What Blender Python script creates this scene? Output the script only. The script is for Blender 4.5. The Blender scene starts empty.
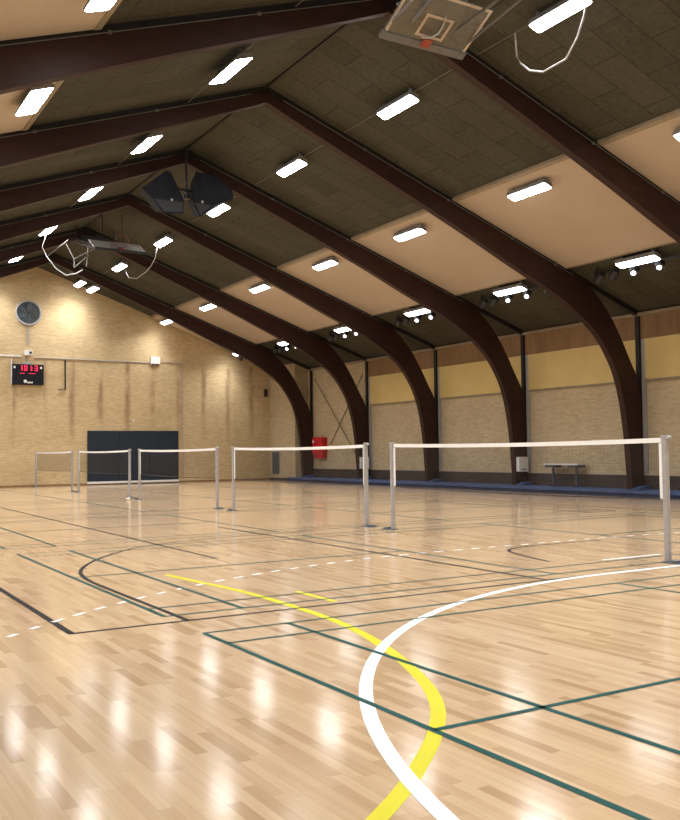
import bpy, bmesh, math, random
from mathutils import Vector, Matrix
random.seed(7)
SC = bpy.context.scene
COL = SC.collection
SC.view_settings.view_transform = 'Standard'
SC.view_settings.look = 'None'
SC.view_settings.gamma = 1.0
SC.view_settings.use_curve_mapping = False
SC.view_settings.exposure = 0.36

ORD = ['first', 'second', 'third', 'fourth', 'fifth', 'sixth', 'seventh', 'eighth', 'ninth']

# ------------------------------------------------------------------ materials
def mat(name, col=(.5, .5, .5), rough=.6, metal=0.0, spec=.5):
    m = bpy.data.materials.new(name); m.use_nodes = True
    b = m.node_tree.nodes['Principled BSDF']
    b.inputs['Base Color'].default_value = (*col, 1)
    b.inputs['Roughness'].default_value = rough
    b.inputs['Metallic'].default_value = metal
    b.inputs['Specular IOR Level'].default_value = spec
    return m

class N:
    """small node-building helper"""
    def __init__(self, m):
        self.t = m.node_tree; self.n = self.t.nodes; self.b = self.n['Principled BSDF']
    def new(self, kind, **kw):
        o = self.n.new(kind)
        for k, v in kw.items(): setattr(o, k, v)
        return o
    def link(self, a, b): self.t.links.new(a, b)
    def math(self, op, a, b=None, c=None):
        o = self.new('ShaderNodeMath', operation=op)
        for i, v in enumerate((a, b, c)):
            if v is None: continue
            if isinstance(v, (int, float)): o.inputs[i].default_value = v
            else: self.link(v, o.inputs[i])
        return o.outputs[0]
    def coords(self):
        c = self.new('ShaderNodeTexCoord'); s = self.new('ShaderNodeSeparateXYZ')
        self.link(c.outputs['Object'], s.inputs[0])
        return c.outputs['Object'], s.outputs[0], s.outputs[1], s.outputs[2]
    def vec(self, x, y, z=0.0):
        o = self.new('ShaderNodeCombineXYZ')
        for i, v in enumerate((x, y, z)):
            if isinstance(v, (int, float)): o.inputs[i].default_value = v
            else: self.link(v, o.inputs[i])
        return o.outputs[0]
    def noise(self, vec, scale, detail=3, rough=.5):
        o = self.new('ShaderNodeTexNoise')
        o.inputs['Scale'].default_value = scale; o.inputs['Detail'].default_value = detail
        o.inputs['Roughness'].default_value = rough
        if vec is not None: self.link(vec, o.inputs['Vector'])
        return o.outputs['Fac']
    def ramp(self, fac, stops, interp='LINEAR'):
        o = self.new('ShaderNodeValToRGB'); cr = o.color_ramp; cr.interpolation = interp
        while len(cr.elements) < len(stops): cr.elements.new(.5)
        for e, (p, c) in zip(cr.elements, stops): e.position = p; e.color = (*c, 1)
        self.link(fac, o.inputs[0]); return o.outputs[0]
    def mix(self, fac, a, b, mode='MIX'):
        o = self.new('ShaderNodeMix', data_type='RGBA', blend_type=mode)
        if isinstance(fac, (int, float)): o.inputs[0].default_value = fac
        else: self.link(fac, o.inputs[0])
        for i, v in ((6, a), (7, b)):
            if isinstance(v, tuple): o.inputs[i].default_value = (*v, 1)
            else: self.link(v, o.inputs[i])
        return o.outputs[2]
    def bump(self, h, strength=.3, dist=.01):
        o = self.new('ShaderNodeBump'); o.inputs['Strength'].default_value = strength
        o.inputs['Distance'].default_value = dist
        self.link(h, o.inputs['Height']); self.link(o.outputs[0], self.b.inputs['Normal'])
    def color(self, c): self.link(c, self.b.inputs['Base Color'])

def m_floor():
    m = mat('maple_parquet', rough=.13, spec=.45); k = N(m)
    _, x, y, z = k.coords()
    row = k.math('FLOOR', k.math('DIVIDE', x, .065))
    wn = k.new('ShaderNodeTexWhiteNoise', noise_dimensions='1D'); k.link(row, wn.inputs['W'])
    yy = k.math('ADD', y, k.math('MULTIPLY', wn.outputs['Value'], 9.0))
    br = k.new('ShaderNodeTexBrick'); br.offset = 0; br.squash = 1
    k.link(k.vec(yy, x), br.inputs['Vector'])
    br.inputs['Scale'].default_value = 1; br.inputs['Mortar Size'].default_value = .0012
    br.inputs['Mortar Smooth'].default_value = .2
    br.inputs['Brick Width'].default_value = .52; br.inputs['Row Height'].default_value = .065
    br.inputs['Color1'].default_value = (0, 0, 0, 1); br.inputs['Color2'].default_value = (1, 1, 1, 1)
    br.inputs['Mortar'].default_value = (.4, .4, .4, 1)
    cid = k.math('FLOOR', k.math('DIVIDE', yy, .52))
    w2 = k.new('ShaderNodeTexWhiteNoise', noise_dimensions='2D'); k.link(k.vec(cid, row), w2.inputs['Vector'])
    base = k.ramp(w2.outputs['Value'], [(0, (.465, .308, .172)), (.12, (.525, .356, .205)), (.35, (.582, .407, .246)), (.7, (.615, .437, .268)), (1, (.645, .468, .29))])
    grain = k.noise(k.vec(k.math('MULTIPLY', yy, 1.2), k.math('MULTIPLY', x, 28)), 1.0, 4, .6)
    base = k.mix(.35, base, k.ramp(grain, [(.3, (.68, .64, .58)), (.7, (1, 1, 1))]), 'MULTIPLY')
    base = k.mix(k.math('MULTIPLY', br.outputs['Fac'], .30), base, (.2, .12, .06))
    k.color(base)
    wear = k.noise(k.vec(x, y), .8, 4, .6)
    r = k.math('ADD', k.math('MULTIPLY', wear, .06), .105)
    k.link(r, k.b.inputs['Roughness'])
    wav = k.noise(k.vec(k.math('MULTIPLY', x, 5), k.math('MULTIPLY', y, 1.2)), 1.0, 2, .5)
    k.bump(wav, .025, .02)
    return m

def brick(name, axis, c1, c2, mortar, stain=False):
    m = mat(name, rough=.85, spec=.2); k = N(m)
    _, x, y, z = k.coords()
    u = x if axis == 'x' else y
    v = k.vec(u, z)
    br = k.new('ShaderNodeTexBrick'); k.link(v, br.inputs['Vector'])
    br.inputs['Scale'].default_value = 1
    br.inputs['Brick Width'].default_value = .24; br.inputs['Row Height'].default_value = .0667
    br.inputs['Mortar Size'].default_value = .007; br.inputs['Mortar Smooth'].default_value = .3
    br.inputs['Color1'].default_value = (*c1, 1); br.inputs['Color2'].default_value = (*c2, 1)
    br.inputs['Mortar'].default_value = (*mortar, 1)
    c = br.outputs['Color']
    n1 = k.noise(v, 1.1, 5, .65)
    c = k.mix(.45, c, k.ramp(n1, [(.3, (.72, .68, .62)), (.7, (1, 1, 1))]), 'MULTIPLY')
    nn = k.noise(k.vec(k.math('MULTIPLY', u, 4), k.math('MULTIPLY', z, 14)), 1.0, 2, .7)
    c = k.mix(.5, c, k.ramp(nn, [(.35, (.78, .74, .68)), (.65, (1, 1, 1))]), 'MULTIPLY')
    if stain:   # rust-brown run-down streaks below the service line
        cs = k.math('COSINE', k.math('MULTIPLY', k.math('SUBTRACT', u, 8.55), 2 * math.pi / 1.31))
        cs = k.math('POWER', k.math('MAXIMUM', cs, 0.0), 4)
        nz = k.noise(k.vec(k.math('MULTIPLY', u, 2.2), k.math('MULTIPLY', z, .5)), 1.0, 3, .6)
        mk = k.new('ShaderNodeMapRange'); k.link(z, mk.inputs[0])
        mk.inputs[1].default_value = 5.95; mk.inputs[2].default_value = 5.6
        mk2 = k.new('ShaderNodeMapRange'); k.link(z, mk2.inputs[0])
        mk2.inputs[1].default_value = 1.6; mk2.inputs[2].default_value = 3.6
        ms = k.new('ShaderNodeMapRange'); k.link(nz, ms.inputs[0])
        ms.inputs[1].default_value = .38; ms.inputs[2].default_value = .6
        f = k.math('MULTIPLY', k.math('MULTIPLY', cs, ms.outputs[0]), k.math('MULTIPLY', mk.outputs[0], mk2.outputs[0]))
        c = k.mix(k.math('MULTIPLY', f, .75), c, (.24, .13, .065))
    k.color(c)
    k.bump(br.outputs['Fac'], .35, -.006)
    return m

def m_ceiling():
    m = mat('wood_wool_board', rough=.95, spec=.1); k = N(m)
    _, x, y, z = k.coords()
    ax = k.math('ABSOLUTE', k.math('SUBTRACT', x, 9.5))
    br = k.new('ShaderNodeTexBrick'); k.link(k.vec(ax, y), br.inputs['Vector'])
    br.inputs['Scale'].default_value = 1; br.inputs['Brick Width'].default_value = 1.45; br.inputs['Row Height'].default_value = .72
    br.inputs['Mortar Size'].default_value = .012; br.inputs['Mortar Smooth'].default_value = .5
    br.inputs['Color1'].default_value = (.078, .074, .055, 1); br.inputs['Color2'].default_value = (.095, .090, .067, 1)
    br.inputs['Mortar'].default_value = (.045, .038, .026, 1)
    n1 = k.noise(k.vec(ax, y), 9, 5, .75); n2 = k.noise(k.vec(ax, y), .9, 3, .5)
    c = k.mix(.7, br.outputs['Color'], k.ramp(n1, [(.35, (.6, .6, .58)), (.65, (1.0, 1.0, .98))]), 'MULTIPLY')
    c = k.mix(.4, c, k.ramp(n2, [(.3, (.7, .68, .62)), (.7, (1, 1, 1))]), 'MULTIPLY')
    k.color(c); k.bump(n1, .5, .01)
    return m

def m_beam():
    m = mat('stained_glulam', rough=.55, spec=.25); k = N(m)
    _, x, y, z = k.coords()
    n = k.noise(k.vec(k.math('MULTIPLY', x, 1.0), k.math('MULTIPLY', y, 20), k.math('MULTIPLY', z, 4)), 1.5, 4, .6)
    k.color(k.ramp(n, [(.3, (.026, .0108, .0082)), (.7, (.044, .0175, .0125))]))
    return m

def noisy(name, c1, c2, scale, rough=.7, detail=3, stretch=(1, 1, 1), spec=.4):
    m = mat(name, rough=rough, spec=spec); k = N(m)
    _, x, y, z = k.coords()
    n = k.noise(k.vec(k.math('MULTIPLY', x, stretch[0]), k.math('MULTIPLY', y, stretch[1]), k.math('MULTIPLY', z, stretch[2])), scale, detail)
    k.color(k.ramp(n, [(.3, c1), (.7, c2)]))
    return m

def emit(name, col, s):
    m = mat(name, col, .4); b = m.node_tree.nodes['Principled BSDF']
    b.inputs['Emission Color'].default_value = (*col, 1); b.inputs['Emission Strength'].default_value = s
    return m

M = dict(
    floor=m_floor(),
    brick_side=brick('blond_brick_side', 'y', (.55, .445, .28), (.66, .54, .355), (.54, .465, .34)),
    brick_end=brick('blond_brick_end', 'x', (.62, .465, .26), (.73, .565, .325), (.60, .49, .32), True),
    ceiling=m_ceiling(), beam=m_beam(),
    black=noisy('black_stained_wood', (.010, .008, .007), (.02, .017, .015), 6, .6),
    steel_dark=noisy('dark_painted_steel', (.018, .018, .02), (.03, .03, .033), 8, .45),
    cream=noisy('cream_ceiling_board', (.47, .385, .295), (.50, .415, .32), .8, .75, spec=.2),
    yellow=noisy('yellow_board', (.66, .50, .20), (.71, .55, .23), 1.2, .55),
    ply=noisy('brown_plywood', (.22, .125, .055), (.29, .17, .08), 1.2, .6, 4, (1, 4, 1)),
    grey=noisy('grey_metal', (.33, .32, .31), (.40, .39, .38), 10, .4),
    alu=noisy('aluminium_post', (.31, .295, .285), (.37, .355, .345), 12, .35),
    tan_edge=noisy('olive_edge_strip', (.26, .21, .14), (.32, .26, .18), 3, .6),
    white=noisy('white_paint', (.74, .73, .70), (.80, .79, .76), 6, .5),
    white_line=noisy('white_line_paint', (.80, .79, .76), (.86, .85, .82), 3, .35, spec=.25),
    yellow_line=noisy('yellow_line_paint', (.62, .565, .004), (.67, .61, .007), 3, .35, spec=.25),
    green_line=noisy('green_line_paint', (.004, .060, .053), (.007, .078, .070), 3, .4, spec=.10),
    black_line=noisy('black_line_paint', (.012, .010, .012), (.022, .018, .020), 3, .45, spec=.08),
    navy=noisy('navy_wall_mat', (.012, .020, .034), (.018, .028, .045), 3, .42),
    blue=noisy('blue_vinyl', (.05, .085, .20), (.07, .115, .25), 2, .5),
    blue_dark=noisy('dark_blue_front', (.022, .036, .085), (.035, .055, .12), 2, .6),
    skirt=noisy('dark_brown_board', (.045, .032, .026), (.08, .058, .047), 2, .6, 3, (1, .6, 6)),
    red=noisy('red_enamel', (.52, .010, .022), (.60, .018, .030), 3, .35),
    tape=noisy('net_tape', (.78, .77, .74), (.84, .83, .80), 20, .7),
    cord=noisy('net_cord', (.035, .026, .02), (.05, .038, .03), 20, .8),
    cable=noisy('grey_white_cable', (.40, .39, .38), (.47, .46, .45), 20, .5),
    orange=noisy('orange_rim', (.26, .045, .025), (.32, .06, .03), 10, .4),
    speaker=noisy('black_cabinet', (.006, .0065, .010), (.011, .012, .017), 5, .7, spec=.2),
    grille=noisy('dark_grille', (.02, .021, .025), (.032, .033, .038), 60, .7),
    fan=noisy('grey_blade', (.045, .055, .062), (.07, .082, .09), 4, .4, 3, (3, 1, 1)),
    hatch=noisy('slate_grey_door', (.07, .085, .10), (.10, .115, .13), 3, .5),
    housing=noisy('lamp_housing', (.20, .20, .20), (.25, .25, .25), 6, .5),
    pipe=noisy('dull_conduit', (.12, .115, .105), (.16, .15, .14), 6, .6),
    board=noisy('pale_backboard', (.46, .44, .41), (.54, .52, .49), 4, .4),
)
M['lamp'] = emit('lamp_diffuser', (.97, .985, 1.0), 27)
M['lamp_end'] = emit('lamp_diffuser_end', (.97, .985, 1.0), 9)
M['lamp_mid'] = emit('lamp_diffuser_mid', (.97, .985, 1.0), 21)
M['lamp_low'] = emit('lamp_diffuser_dim', (.97, .985, 1.0), 11)
M['spot'] = emit('spot_lens', (.95, .97, 1.0), 4.5)
M['led'] = emit('red_led', (.85, .02, .09), .9)

def m_glass():
    m = bpy.data.materials.new('acrylic_backboard'); m.use_nodes = True
    t = m.node_tree; b = t.nodes['Principled BSDF']; out = t.nodes['Material Output']
    b.inputs['Base Color'].default_value = (.30, .27, .22, 1); b.inputs['Roughness'].default_value = .12
    tr = t.nodes.new('ShaderNodeBsdfTransparent'); tr.inputs[0].default_value = (.85, .84, .80, 1)
    mx = t.nodes.new('ShaderNodeMixShader'); mx.inputs[0].default_value = .35
    t.links.new(tr.outputs[0], mx.inputs[1]); t.links.new(b.outputs[0], mx.inputs[2]); t.links.new(mx.outputs[0], out.inputs[0])
    return m
M['glass'] = m_glass()

# ------------------------------------------------------------------ mesh builders
class MB:
    def __init__(self): self.v = []; self.f = []; self.s = []
    def add(self, vs, fs, smooth=False):
        o = len(self.v); self.v += [tuple(p) for p in vs]
        for f in fs: self.f.append([i + o for i in f]); self.s.append(smooth)
        return self
    def box(self, a, b):
        x0, y0, z0 = a; x1, y1, z1 = b
        return self.add([(x0,y0,z0),(x1,y0,z0),(x1,y1,z0),(x0,y1,z0),(x0,y0,z1),(x1,y0,z1),(x1,y1,z1),(x0,y1,z1)],
            [(3,2,1,0),(4,5,6,7),(0,1,5,4),(1,2,6,5),(2,3,7,6),(3,0,4,7)])
    def bevel_box(self, a, b, r, axis=2):
        """box with the four edges along `axis` chamfered"""
        ax = [i for i in range(3) if i != axis]
        u0, w0 = a[ax[0]], a[ax[1]]; u1, w1 = b[ax[0]], b[ax[1]]
        poly = []
        for cx, cw, s in ((u1-r, w1-r, 0), (u0+r, w1-r, 1), (u0+r, w0+r, 2), (u1-r, w0+r, 3)):
            for k in range(4):
                t = math.pi/2 * (s + k/3); poly.append((cx + r*math.cos(t), cw + r*math.sin(t)))
        def P(p, h):
            q = [0, 0, 0]; q[ax[0]], q[ax[1]], q[axis] = p[0], p[1], h; return q
        n = len(poly); vs = [P(p, a[axis]) for p in poly] + [P(p, b[axis]) for p in poly]
        fs = [list(range(n))[::-1], list(range(n, 2*n))] + [(i, (i+1) % n, n + (i+1) % n, n + i) for i in range(n)]
        return self.add(vs, fs)
    def prism_y(self, poly, y0, y1, smooth=False):
        """(x,z) outline extruded along y"""
        n = len(poly); vs = [(x, y0, z) for x, z in poly] + [(x, y1, z) for x, z in poly]
        self.add(vs, [list(range(n)), list(range(n, 2*n))[::-1]])
        for i in range(n):
            j = (i+1) % n
            self.add([vs[i], vs[n+i], vs[n+j], vs[j]], [(0, 1, 2, 3)])
        return self
    def strip_solid(self, top, bot, y0, y1):
        """solid between two equally sampled (x,z) curves, extruded along y"""
        n = len(top); vs = []
        for (a, b) in zip(top, bot):
            vs += [(a[0], y0, a[1]), (a[0], y1, a[1]), (b[0], y1, b[1]), (b[0], y0, b[1])]
        fs = []
        for i in range(n-1):
            o = 4*i
            for k in range(4): fs.append((o+k, o+(k+1) % 4, o+4+(k+1) % 4, o+4+k))
        fs += [(3, 2, 1, 0), tuple(4*(n-1)+k for k in range(4))]
        return self.add(vs, fs)
    def tube(self, pts, r, seg=8, cap=True):
        pts = [Vector(p) for p in pts]; vs = []; n = len(pts)
        for i, p in enumerate(pts):
            d = (pts[min(i+1, n-1)] - pts[max(i-1, 0)]).normalized()
            ref = Vector((0, 0, 1)) if abs(d.z) < .9 else Vector((0, 1, 0))
            u = d.cross(ref).normalized(); w = d.cross(u)
            for k in range(seg):
                t = 2*math.pi*k/seg; vs.append(p + r*(math.cos(t)*u + math.sin(t)*w))
        fs = [(i*seg+k, i*seg+(k+1) % seg, (i+1)*seg+(k+1) % seg, (i+1)*seg+k) for i in range(n-1) for k in range(seg)]
        self.add(vs, fs, True)
        if cap: self.add(vs[:seg], [tuple(range(seg))]); self.add(vs[-seg:], [tuple(range(seg))[::-1]])
        return self
    def cyl(self, a, b, r0, r1=None, seg=20):
        a = Vector(a); b = Vector(b); r1 = r0 if r1 is None else r1
        d = (b-a).normalized(); ref = Vector((0, 0, 1)) if abs(d.z) < .9 else Vector((0, 1, 0))
        u = d.cross(ref).normalized(); w = d.cross(u); vs = []
        for p, r in ((a, r0), (b, r1)):
            for k in range(seg):
                t = 2*math.pi*k/seg; vs.append(p + r*(math.cos(t)*u + math.sin(t)*w))
        self.add(vs, [(k, (k+1) % seg, seg+(k+1) % seg, seg+k) for k in range(seg)], True)
        self.add(vs[:seg], [tuple(range(seg))[::-1]]); self.add(vs[seg:], [tuple(range(seg))])
        return self
    def ring(self, c, n, R, r, seg=32, s2=8):
        c = Vector(c); n = Vector(n).normalized(); ref = Vector((1, 0, 0)) if abs(n.x) < .9 else Vector((0, 1, 0))
        u = n.cross(ref).normalized(); w = n.cross(u); vs = []
        for i in range(seg):
            t = 2*math.pi*i/seg; e = math.cos(t)*u + math.sin(t)*w
            for k in range(s2):
                q = 2*math.pi*k/s2; vs.append(c + e*(R + r*math.cos(q)) + n*r*math.sin(q))
        return self.add(vs, [(i*s2+k, i*s2+(k+1) % s2, ((i+1) % seg)*s2+(k+1) % s2, ((i+1) % seg)*s2+k) for i in range(seg) for k in range(s2)], True)
    def quad_box(self, o, u, v, w):
        """box from corner o with edge vectors u,v,w"""
        o, u, v, w = map(Vector, (o, u, v, w))
        return self.add([o, o+u, o+u+v, o+v, o+w, o+u+w, o+u+v+w, o+v+w],
            [(3,2,1,0),(4,5,6,7),(0,1,5,4),(1,2,6,5),(2,3,7,6),(3,0,4,7)])
    def line(self, pts, w, z):
        """flat painted line along (x,y) points"""
        n = len(pts); L = []; pts = [Vector((p[0], p[1])) for p in pts]
        for i, p in enumerate(pts):
            d = (pts[min(i+1, n-1)] - pts[max(i-1, 0)]).normalized(); q = Vector((-d.y, d.x))*w/2
            L += [(p.x+q.x, p.y+q.y, z), (p.x-q.x, p.y-q.y, z)]
        return self.add(L, [(2*i, 2*i+1, 2*i+3, 2*i+2) for i in range(n-1)])

def obj(name, mb, m, parent=None):
    me = bpy.data.meshes.new(name)
    off = Vector((0, 0, 0))
    if parent is not None:
        p = parent
        while p is not None: off += p.location; p = p.parent
    me.from_pydata([tuple(Vector(v) - off) for v in mb.v], [], mb.f)
    bm = bmesh.new(); bm.from_mesh(me); bmesh.ops.recalc_face_normals(bm, faces=bm.faces); bm.to_mesh(me); bm.free()
    for p, s in zip(me.polygons, mb.s): p.use_smooth = s
    me.materials.append(M[m]); o = bpy.data.objects.new(name, me); COL.objects.link(o); o.parent = parent
    return o
def tag(o, label=None, cat=None, group=None, kind=None):
    if label: o['label'] = label
    if cat: o['category'] = cat
    if group: o['group'] = group
    if kind: o['kind'] = kind
    return o
def thing(name, loc, label, cat, group=None):
    o = bpy.data.objects.new(name, None); COL.objects.link(o); o.location = loc; o.empty_display_size = .1
    return tag(o, label, cat, group)
def struct(name, mb, m):
    return tag(obj(name, mb, m), kind='structure')
def copy_tree(o, parent=None):
    c = o.copy(); COL.objects.link(c); c.parent = parent
    for ch in list(o.children): copy_tree(ch, c)
    return c

# ------------------------------------------------------------------ dimensions
XC, ZR, S = 9.5, 10.05, .355           # ridge position, ridge height, roof slope
def roof(x): return ZR - S*abs(x-XC)
XL, XW = -3.15, 22.15                  # side walls
Y0, Y1 = -1.2, 42.5                    # end walls
AY = [18.98 + 5.08*k for k in range(-3, 5)]      # arches: 3.74 ... 39.3

# ------------------------------------------------------------------ setting
fl = struct('floor', MB().box((XL, Y0, -.15), (XW, Y1, 0)), 'floor')
struct('wall_right', MB().box((XW, Y0, -.15), (XW+.25, Y1, roof(XW)+.1)), 'brick_side')
struct('wall_left', MB().box((XL-.25, Y0, -.15), (XL, Y1, roof(XL)+.1)), 'brick_side')
gable = [(XL-.25, -.15), (XW+.25, -.15), (XW+.25, roof(XW+.25)), (XC, ZR), (XL-.25, roof(XL-.25))]
struct('wall_back', MB().prism_y(gable, Y1, Y1+.25), 'brick_end')
struct('wall_front', MB().prism_y(gable, Y0-.25, Y0), 'brick_end')
struct('ceiling', MB().prism_y([(XL-.4, roof(XL-.4)), (XC, ZR), (XW+.4, roof(XW+.4)), (XW+.4, roof(XW+.4)+.2), (XC, ZR+.2), (XL-.4, roof(XL-.4)+.2)], Y0-.25, Y1+.25), 'ceiling')
# boxed-out brick pier in the far right corner
struct('wall_corner', MB().prism_y([(21.4, 0), (XW, 0), (XW, roof(XW)), (21.4, roof(21.4))], 39.78, Y1), 'brick_side')
# brown frieze board, grey eave trim, dark brown low band with the sill above it
struct('trim_1', MB().box((22.11, Y0, 4.74), (XW, 34.2, 5.46)), 'ply')
struct('trim_2', MB().box((22.02, Y0, 5.44), (XW, 39.75, 5.53)), 'tan_edge')
struct('trim_3', MB().box((22.11, Y0, .12), (XW, 39.75, .60)), 'skirt')
struct('trim_4', MB().box((22.10, Y0, .60), (XW, 39.75, .645)), 'cream')
struct('baseboard_back', MB().box((XL, Y1-.02, 0), (21.4, Y1, .09)), 'ply')
struct('baseboard_corner', MB().box((21.34, 39.78, 0), (21.4, Y1, .12)), 'skirt')
# ridge seam
struct('trim_5', MB().box((XC-.03, Y0, ZR-.05), (XC+.03, Y1, ZR-.015)), 'black')

# ------------------------------------------------------------------ court lines (painted on the floor)
Wd = .045
green, black, white, yellow = MB(), MB(), MB(), MB()
zy, zb, zw, zg = .0010, .0016, .0022, .0028
NX, FX = 9.47, 9.566
courts = [6.904-6.1, 7.80, 14.755, 21.87, 28.95, 36.0]
for i, c in enumerate(courts):
    for s in (-1, 1):
        for d in (6.7, 5.94, 1.98):
            x = FX + s*d
            if s == 1 and d == 5.94 and i > 2: pass
            green.line([(x, c), (x, c+6.1)], Wd, zg)
        for yy in (c, c+.46, c+5.64, c+6.1):
            green.line([(FX+s*1.98, yy), (FX+s*6.7, yy)], Wd*.8, zg)
            green.line([(FX, yy), (FX+s*1.98, yy)], Wd*.8, zg)
        green.line([(FX+s*1.98, c+3.05), (FX+s*6.7, c+3.05)], Wd, zg)
# black lines
black.line([(1.97, 7.5), (1.97, 16.5)], .06, zb)
black.line([(1.94, 7.5), (16.9, 7.5)], .05, zb)
black.line([(5.02, 11.6), (5.02, 30)], .05, zb)
black.line([(7.16, 7.5), (7.16, 16.5)], .06, zb)
black.line([(17.0, 7.5), (17.0, 25.5)], .05, zb)
def smooth(pts, n=8):
    out = []
    P = [Vector((a[0], a[1])) for a in pts]
    for i in range(len(P)-1):
        p0, p1, p2, p3 = P[max(i-1, 0)], P[i], P[i+1], P[min(i+2, len(P)-1)]
        for k in range(n):
            t = k/n; out.append(.5*((2*p1) + (p2-p0)*t + (2*p0-5*p1+4*p2-p3)*t*t + (3*p1-p0-3*p2+p3)*t**3))
    out.append(P[-1]); return out
black.line(smooth([(2.97, 7.5), (2.96, 8.6), (2.95, 9.6), (2.96, 10.55), (3.12, 11.45), (3.56, 12.4), (4.2, 13.3), (4.75, 13.83), (5.5, 14.2), (6.6, 14.45), (8.0, 14.5)]), .05, zb)
black.line(smooth([(8.35, 8.7), (8.50, 9.25), (8.70, 9.82), (8.92, 10.08), (9.25, 10.22), (10.0, 10.27), (10.95, 10.25)]), .05, zb)
# white: six-metre goal line, dashed nine-metre line, seven-metre mark, goal line
GY = 1.47
def goal_arc(r, xc0=8.05, xc1=11.05):
    pts = []
    for k in range(41):
        t = math.pi*(1 - k/80); pts.append((xc0 + r*math.cos(t), GY + r*math.sin(t)))
    for k in range(41):
        t = math.pi/2*(1 - k/40); pts.append((xc1 + r*math.cos(t), GY + r*math.sin(t)))
    return pts
white.line(goal_arc(6.0), .085, zw)
a9 = goal_arc(9.0)
# resample to dashes of 0.15-0.2 m
def dashes(pts, on, off):
    P = [Vector(p) for p in pts]; seg = []; d = 0; cur = []; step = .03
    for a, b in zip(P, P[1:]):
        L = (b-a).length; n = max(1, int(L/step))
        for k in range(n):
            q = a + (b-a)*k/n; d += L/n
            if d % (on+off) < on: cur.append(q)
            elif cur:
                if len(cur) > 2: seg.append(cur)
                cur = []
    return seg
for s in dashes(a9, 0.175, .15): white.line(s, .055, zw)
white.line([(9.0, 8.4), (10.1, 8.4)], .06, zw)
white.line([(XL+1, GY), (XW-2.5, GY)], .06, zw)
white.line([(-.45, GY), (-.45, 41.47)], .05, zw)
# far goal markings
fa = [(x, 42.94-y) for x, y in goal_arc(6.0)]

# yellow three-point curve
yellow.line(smooth([(1.1, 2.45), (2.02, 3.08), (2.43, 3.41), (2.87, 3.84), (3.21, 4.29), (3.50, 4.88), (3.80, 5.75), (4.00, 6.69), (4.06, 7.75), (4.05, 8.77), (3.93, 9.8), (3.86, 10.45)]), .085, zy)
yellow.line([(4.52, 7.62), (4.52, 8.40)], .07, zy)
for nm, mb, m in (('green_line', green, 'green_line'), ('black_line', black, 'black_line'), ('white_line', white, 'white_line'), ('yellow_line', yellow, 'yellow_line')):
    obj(nm, mb, m, fl)
fl.children[0]['label'] = 'dark green badminton court lines'
for c in fl.children:
    c['label'] = {'green': 'dark green badminton court lines', 'black': 'black court lines', 'white': 'white solid and dashed goal area lines', 'yellow': 'yellow curved court line'}[c.name.split('_')[0]]

# ------------------------------------------------------------------ arches
UP = [(9.5, 10.05), (11, 0), (13, 0), (15, 0), (17, 0), (18.5, 0), (19.35, 0), (19.85, 6.22), (20.29, 5.90), (20.79, 5.36), (21.19, 4.78), (21.60, 4.05), (21.90, 3.5), (22.0, 2.9), (22.02, 2.0), (22.02, 1.0), (22.02, .2)]
UP = [(x, roof(x)-.16 if (z == 0 or x == 9.5) else z) for x, z in UP]
LO = [(9.5, 9.64), (10.8, 9.10), (12.4, 8.46), (14.1, 7.77), (15.7, 7.10), (16.9, 6.57), (17.9, 6.15), (18.7, 5.80), (19.45, 5.36), (20.05, 4.95), (20.5, 4.50), (20.93, 3.85), (21.15, 3.3), (21.30, 2.72), (21.42, 1.95), (21.50, 1.0), (21.55, .2)]
def dense(P): return [(q.x, q.y) for q in smooth(P, 5)]
UPd, LOd = dense(UP), dense(LO)
def mirror(P): return [(2*XC-x, z) for x, z in P]
T = .10
def arch(y):
    i = AY.index(y)
    lab = {2: 'dark brown timber arch nearest the camera, crossing the top of the photo', 3: 'dark brown timber arch, second from the camera, foot right of the white table',
           4: 'dark brown timber arch, third from the camera, white box on its foot', 5: 'dark brown timber arch, fourth from the camera, plain foot behind the near net',
           6: 'dark brown timber arch, fifth from the camera, white box behind a net post', 7: 'dark brown timber arch farthest from the camera, red cabinet at its foot'}.get(i, 'dark brown timber arch overhead beyond the photo frame')
    r = thing('timber_arch', (XC, y, 0), lab, 'arch', 'timber roof arches')
    for flip in (False, True):
        f = mirror if flip else (lambda P: P)
        X = (lambda x: 2*XC-x) if flip else (lambda x: x)
        obj('arch_rib', MB().strip_solid(f(UPd), f(LOd), y-T, y+T), 'beam', r)
        xs = [9.5, 12, 15, 18, 20, 22.0]
        obj('roof_batten', MB().strip_solid(f([(x, roof(x)-.004) for x in xs]), f([(x, roof(x)-.155) for x in xs]), y-.065, y+.065), 'black', r)
        t = MB().tube([(X(x), y-.135, roof(x)-.15) for x in (9.9, 15, 19.3)], .009, 6)
        for x in (12.2, 14.8, 17.0, 18.6): t.box((X(x)-.03, y-.15, roof(x)-.17), (X(x)+.03, y-.1, roof(x)-.12))
        obj('conduit', t, 'pipe', r)
        xa, xb = sorted((X(22.03), X(22.10)))
        obj('wall_post', MB().box((xa, y-.07, .2), (xb, y+.07, roof(22.0)-.16)), 'black', r)
        xa, xb = sorted((X(21.5), X(22.02)))
        pd = MB().prism_y([(X(21.45), .2), (X(22.0), .2), (X(22.0), .31), (X(21.7), .28)], y-.40, y-.115)
        tag(obj('foot_pad', pd, 'blue', r), 'blue foot pad')
    return r
for y in AY: arch(y)

# ------------------------------------------------------------------ plinth with blue top along the right wall
pl = thing('wall_plinth', (21.5, 19, 0), 'long low blue padded plinth running along the foot of the right wall', 'plinth')
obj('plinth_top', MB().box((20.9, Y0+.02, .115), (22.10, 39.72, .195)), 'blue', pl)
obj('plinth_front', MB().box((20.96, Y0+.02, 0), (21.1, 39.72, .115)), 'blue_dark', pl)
obj('plinth_base', MB().box((21.1, Y0+.02, 0), (22.10, 39.72, .115)), 'blue_dark', pl)

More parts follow.
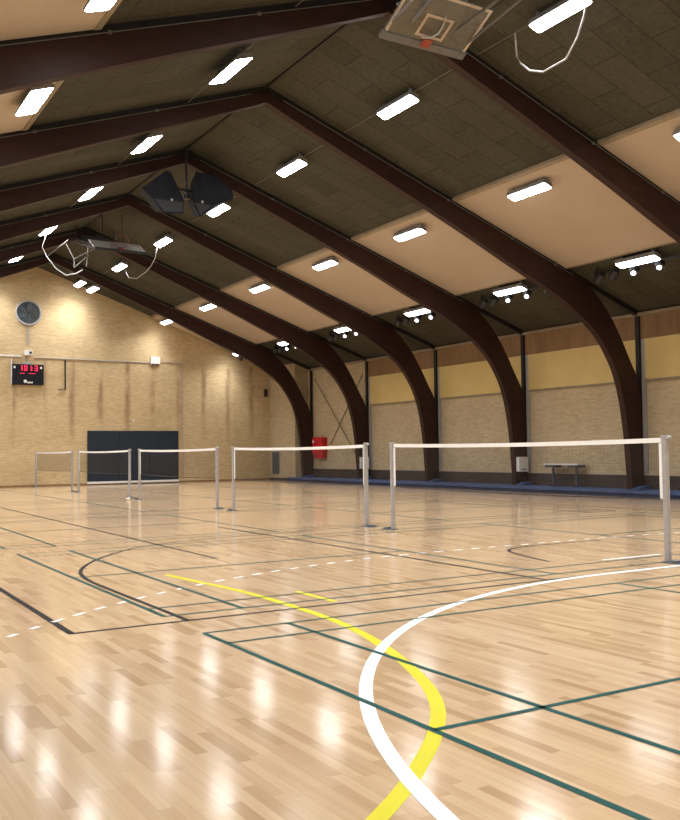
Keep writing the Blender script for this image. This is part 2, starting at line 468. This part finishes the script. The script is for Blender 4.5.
# ------------------------------------------------------------------ yellow boards in the bays of the right wall
YB = [(AY[2], AY[3], 'at the right edge of the photo'), (AY[3], AY[4], 'between the second and third arches'), (AY[4], AY[5], 'between the third and fourth arches'), (AY[5], AY[6], 'between the fourth and fifth arches')]
for a, b, w in YB:
    t = thing('yellow_panel', (22.1, (a+b)/2, 3.5), 'long yellow board high on the brick wall ' + w, 'wall panel', 'yellow boards on the right wall')
    obj('board', MB().box((22.09, a+.10, 3.50), (22.145, b-.24, 4.73)), 'yellow', t)
    obj('lower_rail', MB().box((22.07, a+.10, 3.44), (22.145, b-.24, 3.50)), 'tan_edge', t)
    obj('post_cover', MB().box((22.10, b-.23, .66), (22.145, b-.09, 4.73)), 'grey', t)

# ------------------------------------------------------------------ cream ceiling boards
ends = AY + [Y1]
def place(i):
    return {1: 'in front of the first arch', 2: 'between the first and second arches', 3: 'between the second and third arches', 4: 'between the third and fourth arches',
            5: 'between the fourth and fifth arches', 6: 'between the fifth and last arches', 7: 'between the last arch and the end wall'}[i]
for side in (1, -1):
    for i in range(1, 8):
        a, b = ends[i]+.11, ends[i+1]-.11
        if side < 0 and i > 3: continue
        X = (lambda x: x) if side > 0 else (lambda x: 2*XC-x)
        t = thing('ceiling_panel', (X(17), (a+b)/2, roof(17)), 'smooth cream board on the %s roof slope %s' % ('right' if side > 0 else 'left', place(i)), 'ceiling panel', 'cream ceiling boards')
        P = [(X(15.04), roof(15.04)-.012), (X(18.98), roof(18.98)-.012), (X(18.98), roof(18.98)-.07), (X(15.04), roof(15.04)-.07)]
        obj('board', MB().prism_y(P, a, b), 'cream', t)
        e = MB()
        for x0, x1 in ((14.93, 15.04), (18.98, 19.03)):
            e.prism_y([(X(x0), roof(x0)-.012), (X(x1), roof(x1)-.012), (X(x1), roof(x1)-.085), (X(x0), roof(x0)-.085)], a, b)
        obj('edge_strip', e, 'tan_edge', t)

# ------------------------------------------------------------------ ceiling lights
POW = {'lamp_end': 42, 'lamp': 62, 'lamp_mid': 54, 'lamp_low': 54}
def make_lamp(side, m='lamp', cond=False):
    r = thing('ceiling_light', (0, 0, 0), 'x', 'light', 'long ceiling lights')
    sl = -S*side
    def P(x, z): return (x, z + sl*x)
    hw = .13 if side > 0 else .195
    h = MB().prism_y([P(-hw, -.022), P(hw, -.022), P(hw, .03), P(.10, .10), P(-.10, .10), P(-hw, .03)], -.665, .665)
    obj('housing', h, 'housing', r)
    L, w = .66, (.125 if side > 0 else .19)
    out = []
    for cx, cy, s in ((w-.05, L-.05, 0), (-w+.05, L-.05, 1), (-w+.05, -L+.05, 2), (w-.05, -L+.05, 3)):
        for k in range(4):
            t = math.pi/2*(s+k/3); out.append((cx+.05*math.cos(t), cy+.05*math.sin(t)))
    n = len(out)
    vs = [(x, y, sl*x-.002) for x, y in out] + [(x, y, sl*x-.023) for x, y in out] + [(x*.86, y*.97, sl*x*.86-.045) for x, y in out]
    fs = [list(range(n, 2*n))] + [(n+i, n+(i+1) % n, 2*n+(i+1) % n, 2*n+i) for i in range(n)] + [list(range(2*n, 3*n))]
    obj('diffuser', MB().add(vs, fs), m, r)
    key = m + ('R' if side > 0 else 'L')
    ld = bpy.data.lights.get(key)
    if ld is None:
        ld = bpy.data.lights.new(key, 'AREA'); ld.shape = 'RECTANGLE'; ld.size = .22; ld.size_y = 1.22
        ld.energy = POW[m]; ld.color = (.975, .985, 1.0); ld.spread = math.radians(116)
    lo = bpy.data.objects.new('light_source', ld); COL.objects.link(lo); lo.parent = r
    lo.location = (0, 0, -.048); lo.rotation_euler = (0, math.atan(S*side), 0)
    for yy in (-.52, .52):
        b = MB().box((-.04, yy-.02, .085), (.04, yy+.02, .235)).box((-.07, yy-.05, .10), (.07, yy+.05, .13))
        obj('bracket', b, 'housing', r)
    if cond: obj('conduit', MB().tube([(0, -2.0, .11), (0, 2.25, .11)], .009, 6), 'pipe', r)
    return r
LY = [1.3, 6.35, 11.42, 16.42, 21.43, 26.33, 31.32, 36.4, 41.35]
ROWS = [(11.5, 1, 'lamp', True, 2, 'upper right row'), (15.37, 1, 'lamp_mid', False, 2, 'middle right row'), (19.16, 1, 'lamp_low', False, 3, 'lowest right row'),
        (7.45, -1, 'lamp', True, 3, 'upper left row'), (3.64, -1, 'lamp', False, 2, 'lower left row'), (-.15, -1, 'lamp_low', False, 99, 'lowest left row')]
for x, sd, m, cond, first, row in ROWS:
    proto = None
    for j, yy in enumerate(LY):
        if yy > 40: o = make_lamp(sd, 'lamp_end')
        elif proto is None: o = proto = make_lamp(sd, m, cond)
        else: o = copy_tree(proto)
        xx = 11.80 if (x == 11.5 and yy > 40) else x
        if x == 3.64 and 11 < yy < 12: yy += .45
        o.location = (xx, yy, roof(xx)-.245)
        last = {7.45: 7, 3.64: 3}.get(x, 8)
        if xx == 11.80: o['label'] = 'lit white ceiling light, right of the close pair beside the end wall'
        elif first <= j <= last: o['label'] = 'lit white ceiling light, %s from the camera in the %s' % (ORD[j-first], row)
        else: o['label'] = 'white ceiling light outside the photo frame, in the %s' % row
o = make_lamp(1, 'lamp_end'); o.location = (11.22, 41.35, roof(11.22)-.245)
o['label'] = 'lit white ceiling light, left of the close pair beside the end wall'

# ------------------------------------------------------------------ spotlight bars along the lowest right row
def make_bar(spots, half):
    r = thing('spotlight_bar', (0, 0, 0), 'x', 'spotlight', 'spotlight bars on the right roof slope')
    obj('bar', MB().box((-.03, -half, -.03), (.03, half, .03)), 'steel_dark', r)
    for yy in (-half+.1, 0, half-.1):
        obj('hanger', MB().box((-.025, yy-.02, .03), (.025, yy+.02, .20)), 'steel_dark', r)
    for yy, on in spots:
        d = Vector((-.62, -.42, -.66)).normalized() if on else Vector((.25, .80, -.55)).normalized()
        c = Vector((-.02, yy, -.13))
        q = MB().box((-.10, yy-.09, -.14), (-.085, yy+.09, -.03)).box((.085, yy-.09, -.14), (.10, yy+.09, -.03)).cyl(c-d*.17, c+d*.12, .085, .12, 16)
        h = obj('spotlight', q, 'steel_dark', r)
        obj('lens', MB().cyl(c+d*.121, c+d*.135, .065, .065, 16), 'spot' if on else 'grille', h)
    return r
bar = make_bar(((-1.5, 0), (-.55, 1), (.3, 1), (1.0, 0), (1.5, 0)), 1.7)
for n, j in enumerate(range(3, 9)):
    o = bar if n == 0 else copy_tree(bar) if n < 5 else make_bar(((-.7, 1), (.0, 1), (.7, 0)), .95)
    x = 19.47; o.location = (x, LY[j]+.08 if n < 5 else 41.15, roof(x)-.17)
    o['label'] = 'black bar of spotlights beside the lowest right roof lights, %s from the camera' % ORD[n]

# ------------------------------------------------------------------ badminton nets and posts
def make_net(y):
    ya, yb = y+.06, y+6.04
    zt, zb_ = 1.565, .79
    def sag(yy): 
        t = (yy-ya)/(yb-ya); return -.026*4*t*(1-t)
    r = thing('badminton_net', (NX, y+3.05, zb_), 'x', 'net', 'badminton nets')
    nt = MB(); w = .0007
    n = 230; 
    for i in range(1, n):
        yy = ya + (yb-ya)*i/n; s = sag(yy)
        nt.box((NX-w, yy-w, zb_+s), (NX+w, yy+w, zt-.05+s))
    for k in range(0, 29):
        z = zb_ + (zt-.06-zb_)*k/28
        P = [(NX, ya+(yb-ya)*i/16, z+sag(ya+(yb-ya)*i/16)) for i in range(17)]
        for p, q in zip(P, P[1:]):
            nt.quad_box((NX-w, p[1], p[2]-w), (2*w, 0, 0), (0, q[1]-p[1], q[2]-p[2]), (0, 0, 2*w))
    tag(obj('netting', nt, 'cord', r), 'fine brown netting')
    tp = MB()
    Y = [ya+(yb-ya)*i/16 for i in range(17)]
    for a, b in zip(Y, Y[1:]):
        tp.quad_box((NX-.006, a, zt-.06+sag(a)), (.012, 0, 0), (0, b-a, sag(b)-sag(a)), (0, 0, .06))
    tag(obj('top_tape', tp, 'tape', r), 'white top tape')
    for a, b in ((ya-.012, ya+.035), (yb-.035, yb+.012)):
        tag(obj('side_tape', MB().box((NX-.005, a, zb_-.01), (NX+.005, b, zt-.07)), 'tape', r), 'white side tape')
    bc = MB(); bc.tube([(NX, a, zb_+sag(a)) for a in Y], .009, 6)
    tag(obj('bottom_cord', bc, 'cord', r), 'dark bottom cord')
    return r
def make_post(y, s):
    """s = -1: base reaches towards smaller y"""
    r = thing('net_post', (NX, y, 0), 'x', 'post', 'badminton net posts')
    obj('upright', MB().bevel_box((NX-.034, y-.034, .02), (NX+.034, y+.034, 1.575), .012), 'alu', r)
    cap = MB().bevel_box((NX-.037, y-.037, 1.575), (NX+.037, y+.037, 1.60), .012).cyl((NX-.03, y+s*.06, 1.57), (NX+.03, y+s*.06, 1.57), .022, None, 12)
    obj('pulley_cap', cap, 'grey', r)
    yy = sorted((y-s*.05, y+s*.26))
    b = MB().bevel_box((NX-.09, yy[0], 0), (NX+.09, yy[1], .015), .03)
    b.box((NX-.07, min(y+s*.10, y+s*.2), .015), (NX+.07, max(y+s*.10, y+s*.2), .04))
    obj('base_plate', b, 'hatch', r)
    return r
NETS = [7.758, 14.755, 21.87, 28.95, 36.0]
WN = ['nearest', 'second nearest', 'third nearest', 'fourth nearest', 'farthest']
for i, y in enumerate(NETS):
    n = make_net(y); n['label'] = 'white-taped badminton net, %s to the camera in the row' % WN[i]
    p = make_post(y, -1); p['label'] = 'grey net post at the right end of the %s badminton net' % WN[i]
    q = make_post(y+6.1, 1); q['label'] = 'grey net post at the left end of the %s badminton net' % WN[i]

# ------------------------------------------------------------------ end wall things
YE = Y1
t = thing('wall_mat', (14.1, YE-.05, .08), 'large dark navy padded mat on the end wall', 'wall mat')
for a, b in ((11.87, 13.36), (13.37, 14.86), (14.87, 16.34)):
    obj('pad', MB().bevel_box((a, YE-.09, .16), (b, YE-.025, 2.53), .02), 'navy', t)
obj('bottom_rail', MB().box((11.87, YE-.11, .06), (16.34, YE-.025, .16)), 'white', t)

t = thing('round_fan', (9.45, YE-.01, 7.35), 'round grey wall fan high under the ridge of the end wall', 'fan')
obj('ring', MB().ring((9.2, YE-.06, 7.87), (0, 1, 0), .54, .045, 40, 8), 'grey', t)
obj('disc', MB().cyl((9.2, YE-.05, 7.87), (9.2, YE-.012, 7.87), .51, .51, 40), 'fan', t)
for k in range(6):
    a = math.pi/3*k + .4; u = Vector((math.cos(a), 0, math.sin(a))); w = Vector((-math.sin(a), -.25, math.cos(a)))*.2
    c = Vector((9.2, YE-.075, 7.87))
    obj('blade', MB().quad_box(c+u*.08-w*.5, u*.38, w, (0, -.008, 0)), 'fan', t)
obj('drop_pipe', MB().tube([(9.2, YE-.03, 7.3), (9.2, YE-.03, 6.42)], .03, 8), 'grey', t)

# scoreboard
SX0, SX1, SZ0, SZ1 = 8.50, 9.86, 4.60, 5.52
t = thing('scoreboard', (9.18, YE-.08, SZ0), 'black scoreboard with red digits on the end wall', 'scoreboard')
obj('case', MB().bevel_box((SX0, YE-.15, SZ0), (SX1, YE-.02, SZ1), .03, 1), 'speaker', t)
seg = {'1': 'bc', '0': 'abcdef', '8': 'abcdefg', '3': 'abcdg'}
def digit(mb, ch, x, z, w, h, s=.038):
    y0, y1 = YE-.162, YE-.151
    B = {'a': ((0, h-s), (w, h)), 'd': ((0, 0), (w, s)), 'g': ((0, h/2-s/2), (w, h/2+s/2)), 'f': ((0, h/2), (s, h)), 'b': ((w-s, h/2), (w, h)), 'e': ((0, 0), (s, h/2)), 'c': ((w-s, 0), (w, h/2))}
    for q in seg[ch]:
        (a, b), (c, d) = B[q]; mb.box((x+a, y0, z+b), (x+c, y1, z+d))
for ch, x in (('1', 8.79), ('0', 9.00), ('1', 9.20), ('3', 9.46)):
    dg = MB(); digit(dg, ch, x, 5.23, .13, .24); tag(obj('digit', dg, 'led', t), 'red lit digit')
dg = MB()
dg.box((9.36, YE-.162, 5.26), (9.385, YE-.151, 5.29)).box((9.36, YE-.162, 5.35), (9.385, YE-.151, 5.38))
obj('colon', dg, 'led', t)
dr = MB().box((8.82, YE-.160, 5.10), (9.02, YE-.151, 5.12)).box((9.2, YE-.160, 5.10), (9.5, YE-.151, 5.12))
obj('indicator', dr, 'led', t)
for x in (8.58, 9.74):
    obj('corner_lamp', MB().box((x-.04, YE-.165, 5.33), (x+.04, YE-.151, 5.43)), 'white', t)
lg = MB().cyl((9.05, YE-.160, 4.75), (9.05, YE-.151, 4.75), .075, .075, 20)
for k in range(5): lg.quad_box((9.13+.05*k, YE-.160, 4.665), (.035, 0, 0), (.015, 0, .075), (0, .009, 0))
tag(obj('logo', lg, 'white', t), 'small white round logo with a short word')
obj('mounting_bracket', MB().box((8.95, YE-.10, SZ1), (9.35, YE-.02, 5.62)).box((9.08, YE-.07, 5.62), (9.14, YE-.02, 6.0)), 'grey', t)
obj('left_rail', MB().box((8.44, YE-.10, 4.6), (8.485, YE-.02, 5.75)), 'white', t)
t = thing('wall_camera', (9.22, YE-.05, 5.95), 'small white camera box on the end wall above the scoreboard', 'camera')
obj('case', MB().bevel_box((9.0, YE-.18, 5.93), (9.36, YE-.02, 6.16), .03, 1), 'white', t)
obj('lens', MB().cyl((9.27, YE-.22, 6.05), (9.27, YE-.18, 6.05), .06, .06, 16), 'steel_dark', t)
# service line: white trunking, dark pipe and its drop
t = MB().box((7.0, YE-.04, 5.86), (8.9, YE, 5.93)); tag(obj('cable_trunking', t, 'white'), 'short white cable trunking on the end wall left of the scoreboard', 'trunking')
t = MB().box((15.45, YE-.045, 5.86), (16.62, YE-.006, 5.91)).box((16.575, YE-.045, .12), (16.62, YE-.006, 5.86))
tag(obj('cable_trunking', t, 'cream'), 'slim pale trunking turning down the end wall beside the navy mat', 'trunking')
t = MB().tube([(9.5, YE-.03, 5.86), (15.0, YE-.03, 5.82)], .022, 8)
tag(obj('wall_pipe', t, 'grey'), 'thin grey pipe across the end wall at scoreboard height', 'pipe')
t = MB().tube([(10.85, YE-.06, 5.80), (10.85, YE-.06, 4.42), (10.55, YE-.06, 4.42)], .035, 8)
tag(obj('wall_pipe', t, 'steel_dark'), 'black pipe dropping down the end wall right of the scoreboard', 'pipe')
t = thing('exit_light', (15.2, YE-.05, 5.74), 'small white emergency light box on the end wall above the navy mat', 'light')
obj('case', MB().bevel_box((14.93, YE-.12, 5.78), (15.40, YE-.02, 6.13), .02, 1), 'white', t)
obj('foot', MB().box((15.02, YE-.10, 5.70), (15.08, YE-.02, 5.78)).box((15.25, YE-.10, 5.70), (15.31, YE-.02, 5.78)), 'steel_dark', t)
tag(obj('wall_sensor', MB().cyl((14.07, YE-.07, 3.0), (14.07, YE-.005, 3.0), .05, .07, 16), 'white'), 'tiny round white sensor on the end wall just above the navy mat', 'sensor')
# slate-grey hatch on the corner pier
t = thing('wall_hatch', (21.38, 41.85, .3), 'narrow slate grey hatch on the corner pier of the brick wall', 'hatch')
obj('leaf', MB().box((21.36, 41.45, .32), (21.395, 42.22, 1.43)), 'hatch', t)
obj('frame', MB().box((21.37, 41.40, .28), (21.399, 41.45, 1.47)).box((21.37, 42.22, .28), (21.399, 42.27, 1.47)).box((21.37, 41.45, 1.43), (21.399, 42.22, 1.47)), 'grey', t)
# small dark bracket on end wall near corner
tag(obj('wall_bracket', MB().box((21.05, YE-.12, 4.3), (21.2, YE-.005, 4.7)), 'steel_dark'), 'small dark bracket on the end wall beside the brick corner pier', 'bracket')

# ------------------------------------------------------------------ right wall things
t = thing('hose_cabinet', (22.0, 38.4, 1.1), 'red fire hose cabinet on the brick wall beside the last arch', 'fire cabinet')
obj('case', MB().bevel_box((21.86, 37.9, 1.32), (22.145, 38.9, 2.12), .04, 0), 'red', t)
obj('lower_box', MB().bevel_box((21.9, 37.95, 1.10), (22.145, 38.75, 1.31), .03, 0), 'red', t)
obj('handle', MB().box((21.83, 38.7, 1.86), (21.855, 38.8, 1.98)), 'white', t)
t = thing('cross_brace', (22.05, 36.5, .7), 'thin dark steel cross brace on the brick wall right of the red cabinet', 'brace')
obj('rod', MB().tube([(22.04, 38.9, 5.0), (22.04, 34.6, .72)], .016, 6), 'steel_dark', t)
obj('rod', MB().tube([(22.10, 34.6, 4.9), (22.10, 37.55, 1.75)], .016, 6), 'steel_dark', t)
def white_box(y, lab):
    t = thing('wall_dispenser', (21.8, y, .64), lab, 'dispenser', 'white boxes on the arch feet')
    obj('case', MB().bevel_box((21.56, y-.16, .66), (21.98, y-.005, 1.14), .03, 1), 'white', t)
    obj('lid', MB().bevel_box((21.55, y-.17, 1.14), (21.99, y-.005, 1.17), .02, 1), 'white', t)
    obj('slot', MB().box((21.66, y-.165, .72), (21.88, y-.161, .75)), 'steel_dark', t)
white_box(AY[4]-T, 'white box on the foot of the third arch, left of the small table')
white_box(AY[6]-T, 'white box on the foot of an arch behind the second net post')
# small white table
t = thing('wall_table', (21.75, 22.0, .195), 'narrow white table on two dark legs standing against the brick wall', 'table')
obj('tabletop', MB().bevel_box((21.62, 21.15, .90), (22.04, 22.70, .945), .03), 'white', t)
for y in (21.40, 22.45):
    g = MB().box((21.66, y-.22, .82), (22.0, y+.22, .899)).box((21.8, y-.03, .22), (21.86, y+.03, .82)).box((21.66, y-.03, .195), (22.0, y+.03, .22))
    obj('leg', g, 'hatch', t)

# shuttlecocks
def shuttle(loc, lab, sc=1.0):
    x, y, z = loc
    t = thing('shuttlecock', loc, lab, 'shuttlecock', 'shuttlecocks left lying about')
    obj('feathers', MB().cyl((x, y, z+.034*sc), (x-.065*sc, y, z+.012*sc+.022*sc), .034*sc, .013*sc, 14), 'white', t)
    obj('cork', MB().cyl((x-.066*sc, y, z+.034*sc), (x-.088*sc, y, z+.034*sc), .014*sc, .010*sc, 12), 'tape', t)
shuttle((21.3, 16.75, .195), 'white shuttlecock lying on the blue plinth right of the nearest net post', 1.35)
shuttle((9.1, 27.80, 0), 'white shuttlecock lying on the floor beside a far net post', 1.35)
for (x, y, lab) in ((7.84, 22.14, 'small dark floor socket lid in front of the third nearest net'), (10.94, 20.39, 'small dark floor socket lid behind the second nearest net')):
    tag(obj('floor_socket', MB().cyl((x, y, .0005), (x, y, .006), .06, .06, 20), 'steel_dark'), lab, 'floor socket', 'floor socket lids')

# ------------------------------------------------------------------ loudspeaker cluster at the ridge
SPX, SPZ = -.19, -.10
t = thing('loudspeaker_cluster', (9.5, 23.75, 8.55), 'pair of black loudspeakers hanging on a pole below the ridge', 'loudspeaker')
ys = 23.72
obj('pole', MB().tube([(9.4, ys, 9.95), (9.4, ys, 8.55)], .03, 10).cyl((9.4, ys, 8.52), (9.4, ys, 8.66), .09, .09, 16).box((9.32, ys-.06, 9.93), (9.48, ys+.06, 9.97)), 'steel_dark', t)
obj('yoke', MB().box((9.0, ys-.03, 8.72), (10.0, ys+.03, 8.80)), 'steel_dark', t)
def cab(poly, nm):
    n = len(poly); b = MB()
    f = [(x, ys-.32, z) for x, z in poly]; cx = sum(p[0] for p in poly)/n; cz = sum(p[1] for p in poly)/n
    k = [(cx+(x-cx)*.72, ys+.42, cz+.06+(z-cz)*.72) for x, z in poly]
    b.add(f+k, [list(range(n)), list(range(n, 2*n))[::-1]] + [(i, (i+1) % n, n+(i+1) % n, n+i) for i in range(n)])
    c = obj('cabinet', b, 'speaker', t)
    low = sorted(poly, key=lambda p: p[1])[:3]
    return c
pl_ = [(8.19, 8.66), (8.87, 9.23), (9.03, 9.19), (9.40, 8.46), (9.36, 8.10), (8.80, 8.05), (8.50, 8.42)]
pr_ = [(9.75, 9.33), (10.28, 9.30), (10.84, 8.98), (10.87, 8.72), (10.35, 8.48), (9.85, 8.05), (9.64, 8.52)]
for poly, gr, kn in ((pl_, [(8.55, 8.41), (9.36, 8.42), (9.33, 8.14), (8.82, 8.10)], (9.03, 8.44)), (pr_, [(9.70, 8.46), (10.2, 8.44), (9.87, 8.12)], (9.92, 8.50))):
    poly = [(a+SPX, b+SPZ) for a, b in poly]; gr = [(a+SPX, b+SPZ) for a, b in gr]; kn = (kn[0]+SPX, kn[1]+SPZ)
    c = cab(poly, 'cabinet')
    obj('grille', MB().prism_y(gr, ys-.335, ys-.321), 'grille', c)
    obj('knob', MB().cyl((kn[0], ys-.36, kn[1]), (kn[0], ys-.321, kn[1]), .035, .035, 12), 'grey', c)

# ------------------------------------------------------------------ folded-up basketball backboards
def backboard(B, u_up, mat_board, lab, sgn):
    """B: bottom centre; u_up: unit vector bottom -> top within the board; sgn: y direction back to the mount"""
    B = Vector(B); U = Vector((1, 0, 0)); V = Vector(u_up).normalized(); n = U.cross(V).normalized()
    if (n.z > 0) == (sgn < 0): n = -n        # n points to the side the photo shows
    rs = 1 if sgn > 0 else -1
    t = thing('basketball_backboard', B, lab, 'backboard', 'folded basketball backboards')
    W, H = 1.8, 1.02
    def P(a, b, c=0): return B + U*a + V*b + n*c
    obj('board', MB().quad_box(P(-W/2, 0), U*W, V*H, -n*.015), mat_board, t)
    def bar(a0, b0, a1, b1, m, c=.002, th=.008):
        m.quad_box(P(a0, b0, c), U*(a1-a0), V*(b1-b0), n*th)
    f = MB()
    bar(-W/2+.02, .1, -W/2+.07, H-.02, f); bar(W/2-.07, .1, W/2-.02, H-.02, f); bar(-W/2+.07, H-.07, W/2-.07, H-.02, f)
    x, z0, z1 = .295, .17, .62
    bar(-x, z0, -x+.05, z1, f); bar(x-.05, z0, x, z1, f); bar(-x+.05, z0, x-.05, z0+.05, f); bar(-x+.05, z1-.05, x-.05, z1, f)
    tag(obj('marking', f, 'cream', t), 'pale border and target square')
    obj('edge_pad', MB().quad_box(P(-W/2-.02, -.06, -.03), U*(W+.04), V*.14, n*.06), 'pipe' if mat_board == 'glass' else 'grille', t)
    br = MB().quad_box(P(-.09, .0, .012), U*.18, V*.17, n*.05)
    rm = obj('rim_bracket', br, 'orange', t)
    obj('rim', MB().ring(P(0, .13, .30*rs), V, .225, .009, 32, 6), 'orange', rm)
    a = MB()
    for s in (-1, 1):
        p0 = P(s*.45, .3, -.06); p1 = Vector((p0.x+s*.25, B.y+sgn*3.2, 9.35))
        a.tube([p0, p1], .03, 8)
        p0 = P(s*.84, .14, -.06); p2 = Vector((p0.x+.02*s, B.y+sgn*3.35, 9.30)); a.tube([p0, p2], .022, 8)
    a.tube([P(-.9, .60, -.05), P(.95, .60, -.05)], .03, 8)
    a.tube([P(-.3, .75, -.05), P(-.85, .12, -.05)], .016, 8)
    a.tube([P(.3, .95, -.05), P(.75, .12, -.05)], .016, 8)
    a.tube([P(-.45, .3, -.06), P(-.35, .98, -.10), Vector((B.x-.35, B.y+sgn*1.1, 9.7))], .02, 8)
    a.tube([P(.45, .3, -.06), P(.35, .98, -.10), Vector((B.x+.35, B.y+sgn*1.1, 9.7))], .02, 8)
    obj('folding_arm', a, 'steel_dark' if mat_board != 'glass' else 'pipe', t)
    h = MB()
    for s in (-.7, .7): h.tube([(B.x+s, B.y+sgn*3.2, 9.35), (B.x+s, B.y+sgn*3.2, roof(B.x+s)-.01)], .03, 8)
    h.tube([(B.x-1.0, B.y+sgn*3.2, 9.35), (B.x+1.0, B.y+sgn*3.2, 9.35)], .03, 8)
    for s in (-.35, .35): h.tube([(B.x+s, B.y+sgn*1.1, 9.65), (B.x+s, B.y+sgn*1.1, roof(B.x+s)-.01)], .02, 8)
    obj('ceiling_hanger', h, 'grille', t)
    c = MB().tube([P(.06, .66, .03), P(.1, .48, .05), P(.10, .34, .06), P(.0, .22, .06), P(-.15, .17, .04)], .016, 6)
    obj('hoist_cord', c, 'cable', t)
    return t
backboard((9.65, 12.95, 8.70), (0, -.88, .475), 'glass', 'clear basketball backboard folded up under the ridge at the top edge of the photo', -1)
FB = backboard((9.6, 30.15, 8.34), (0, .88, .475), 'board', 'pale basketball backboard folded up under the ridge near the end wall', 1)

g = MB()
for a, b in (((8.3, 31.3, 8.15), (9.2, 31.3, 8.70)), ((8.3, 31.3, 7.85), (8.8, 31.3, 8.33)), ((8.78, 31.3, 8.62), (8.72, 31.3, 7.92)), ((8.0, 30.9, 8.70), (8.0, 33.8, 8.70)), ((8.0, 31.3, 8.70), (8.3, 31.3, 8.15)), ((8.3, 31.3, 7.85), (8.3, 31.3, 8.15))):
    g.tube([a, b], .02, 8)
obj('side_frame', g, 'pipe', FB)
obj('winch', MB().bevel_box((9.15, 33.25, 9.16), (10.0, 33.6, 9.5), .04, 0), 'steel_dark', FB)
# hanging cables from the lights
def swag(pts, lab):
    tag(obj('hanging_cable', MB().tube(pts, .017, 8), 'cable'), lab, 'cable', 'hanging cables')
swag([(11.5, 10.81, 8.93), (11.5, 10.86, 8.77), (11.5, 11.01, 8.5), (11.5, 11.29, 8.22), (11.5, 11.86, 8.2), (11.5, 12.2, 8.35), (11.5, 12.42, 8.56), (11.5, 12.53, 8.74), (11.5, 12.57, 9.2)],
     'white cable looping down from the nearest light of the upper right row')
swag([(11.5, 31.9, 9.06), (11.5, 32.15, 8.66), (11.5, 32.6, 8.45), (11.5, 33.12, 8.33), (11.5, 34.25, 8.25), (11.5, 35.22, 8.45), (11.5, 35.62, 8.77), (11.5, 35.7, 9.1)],
     'white cable looping between two far lights, right of the pale backboard')
swag([(7.42, 31.5, 9.0), (7.27, 31.5, 8.51), (7.41, 31.5, 8.2), (7.73, 31.5, 7.8), (8.07, 31.5, 7.60), (8.4, 31.45, 7.68), (8.62, 31.4, 7.82)],
     'white cable looping down from a far left light to the pale backboard')

# ------------------------------------------------------------------ world and camera
w = bpy.data.worlds.new('dark_outside'); SC.world = w; w.use_nodes = True
w.node_tree.nodes['Background'].inputs[0].default_value = (.01, .01, .012, 1)
w.node_tree.nodes['Background'].inputs[1].default_value = 1.0

F, YAW, PITCH, ROLL, H = (912.617653, 0.543041, 0.044920, -0.012200, 1.447014)
cy, sy = math.cos(YAW), math.sin(YAW)
fw = Vector((sy*math.cos(PITCH), cy*math.cos(PITCH), math.sin(PITCH)))
r = Vector((cy, -sy, 0)); u = r.cross(fw)
r2 = r*math.cos(ROLL) + u*math.sin(ROLL); u2 = -r*math.sin(ROLL) + u*math.cos(ROLL)
cd = bpy.data.cameras.new('camera'); cam = bpy.data.objects.new('camera', cd); COL.objects.link(cam)
cd.sensor_fit = 'HORIZONTAL'; cd.sensor_width = 36; cd.lens = F*36/680
cd.clip_start = .05; cd.clip_end = 200
mw = Matrix(((r2.x, u2.x, -fw.x, 0), (r2.y, u2.y, -fw.y, 0), (r2.z, u2.z, -fw.z, H), (0, 0, 0, 1)))
cam.matrix_world = mw
SC.camera = cam
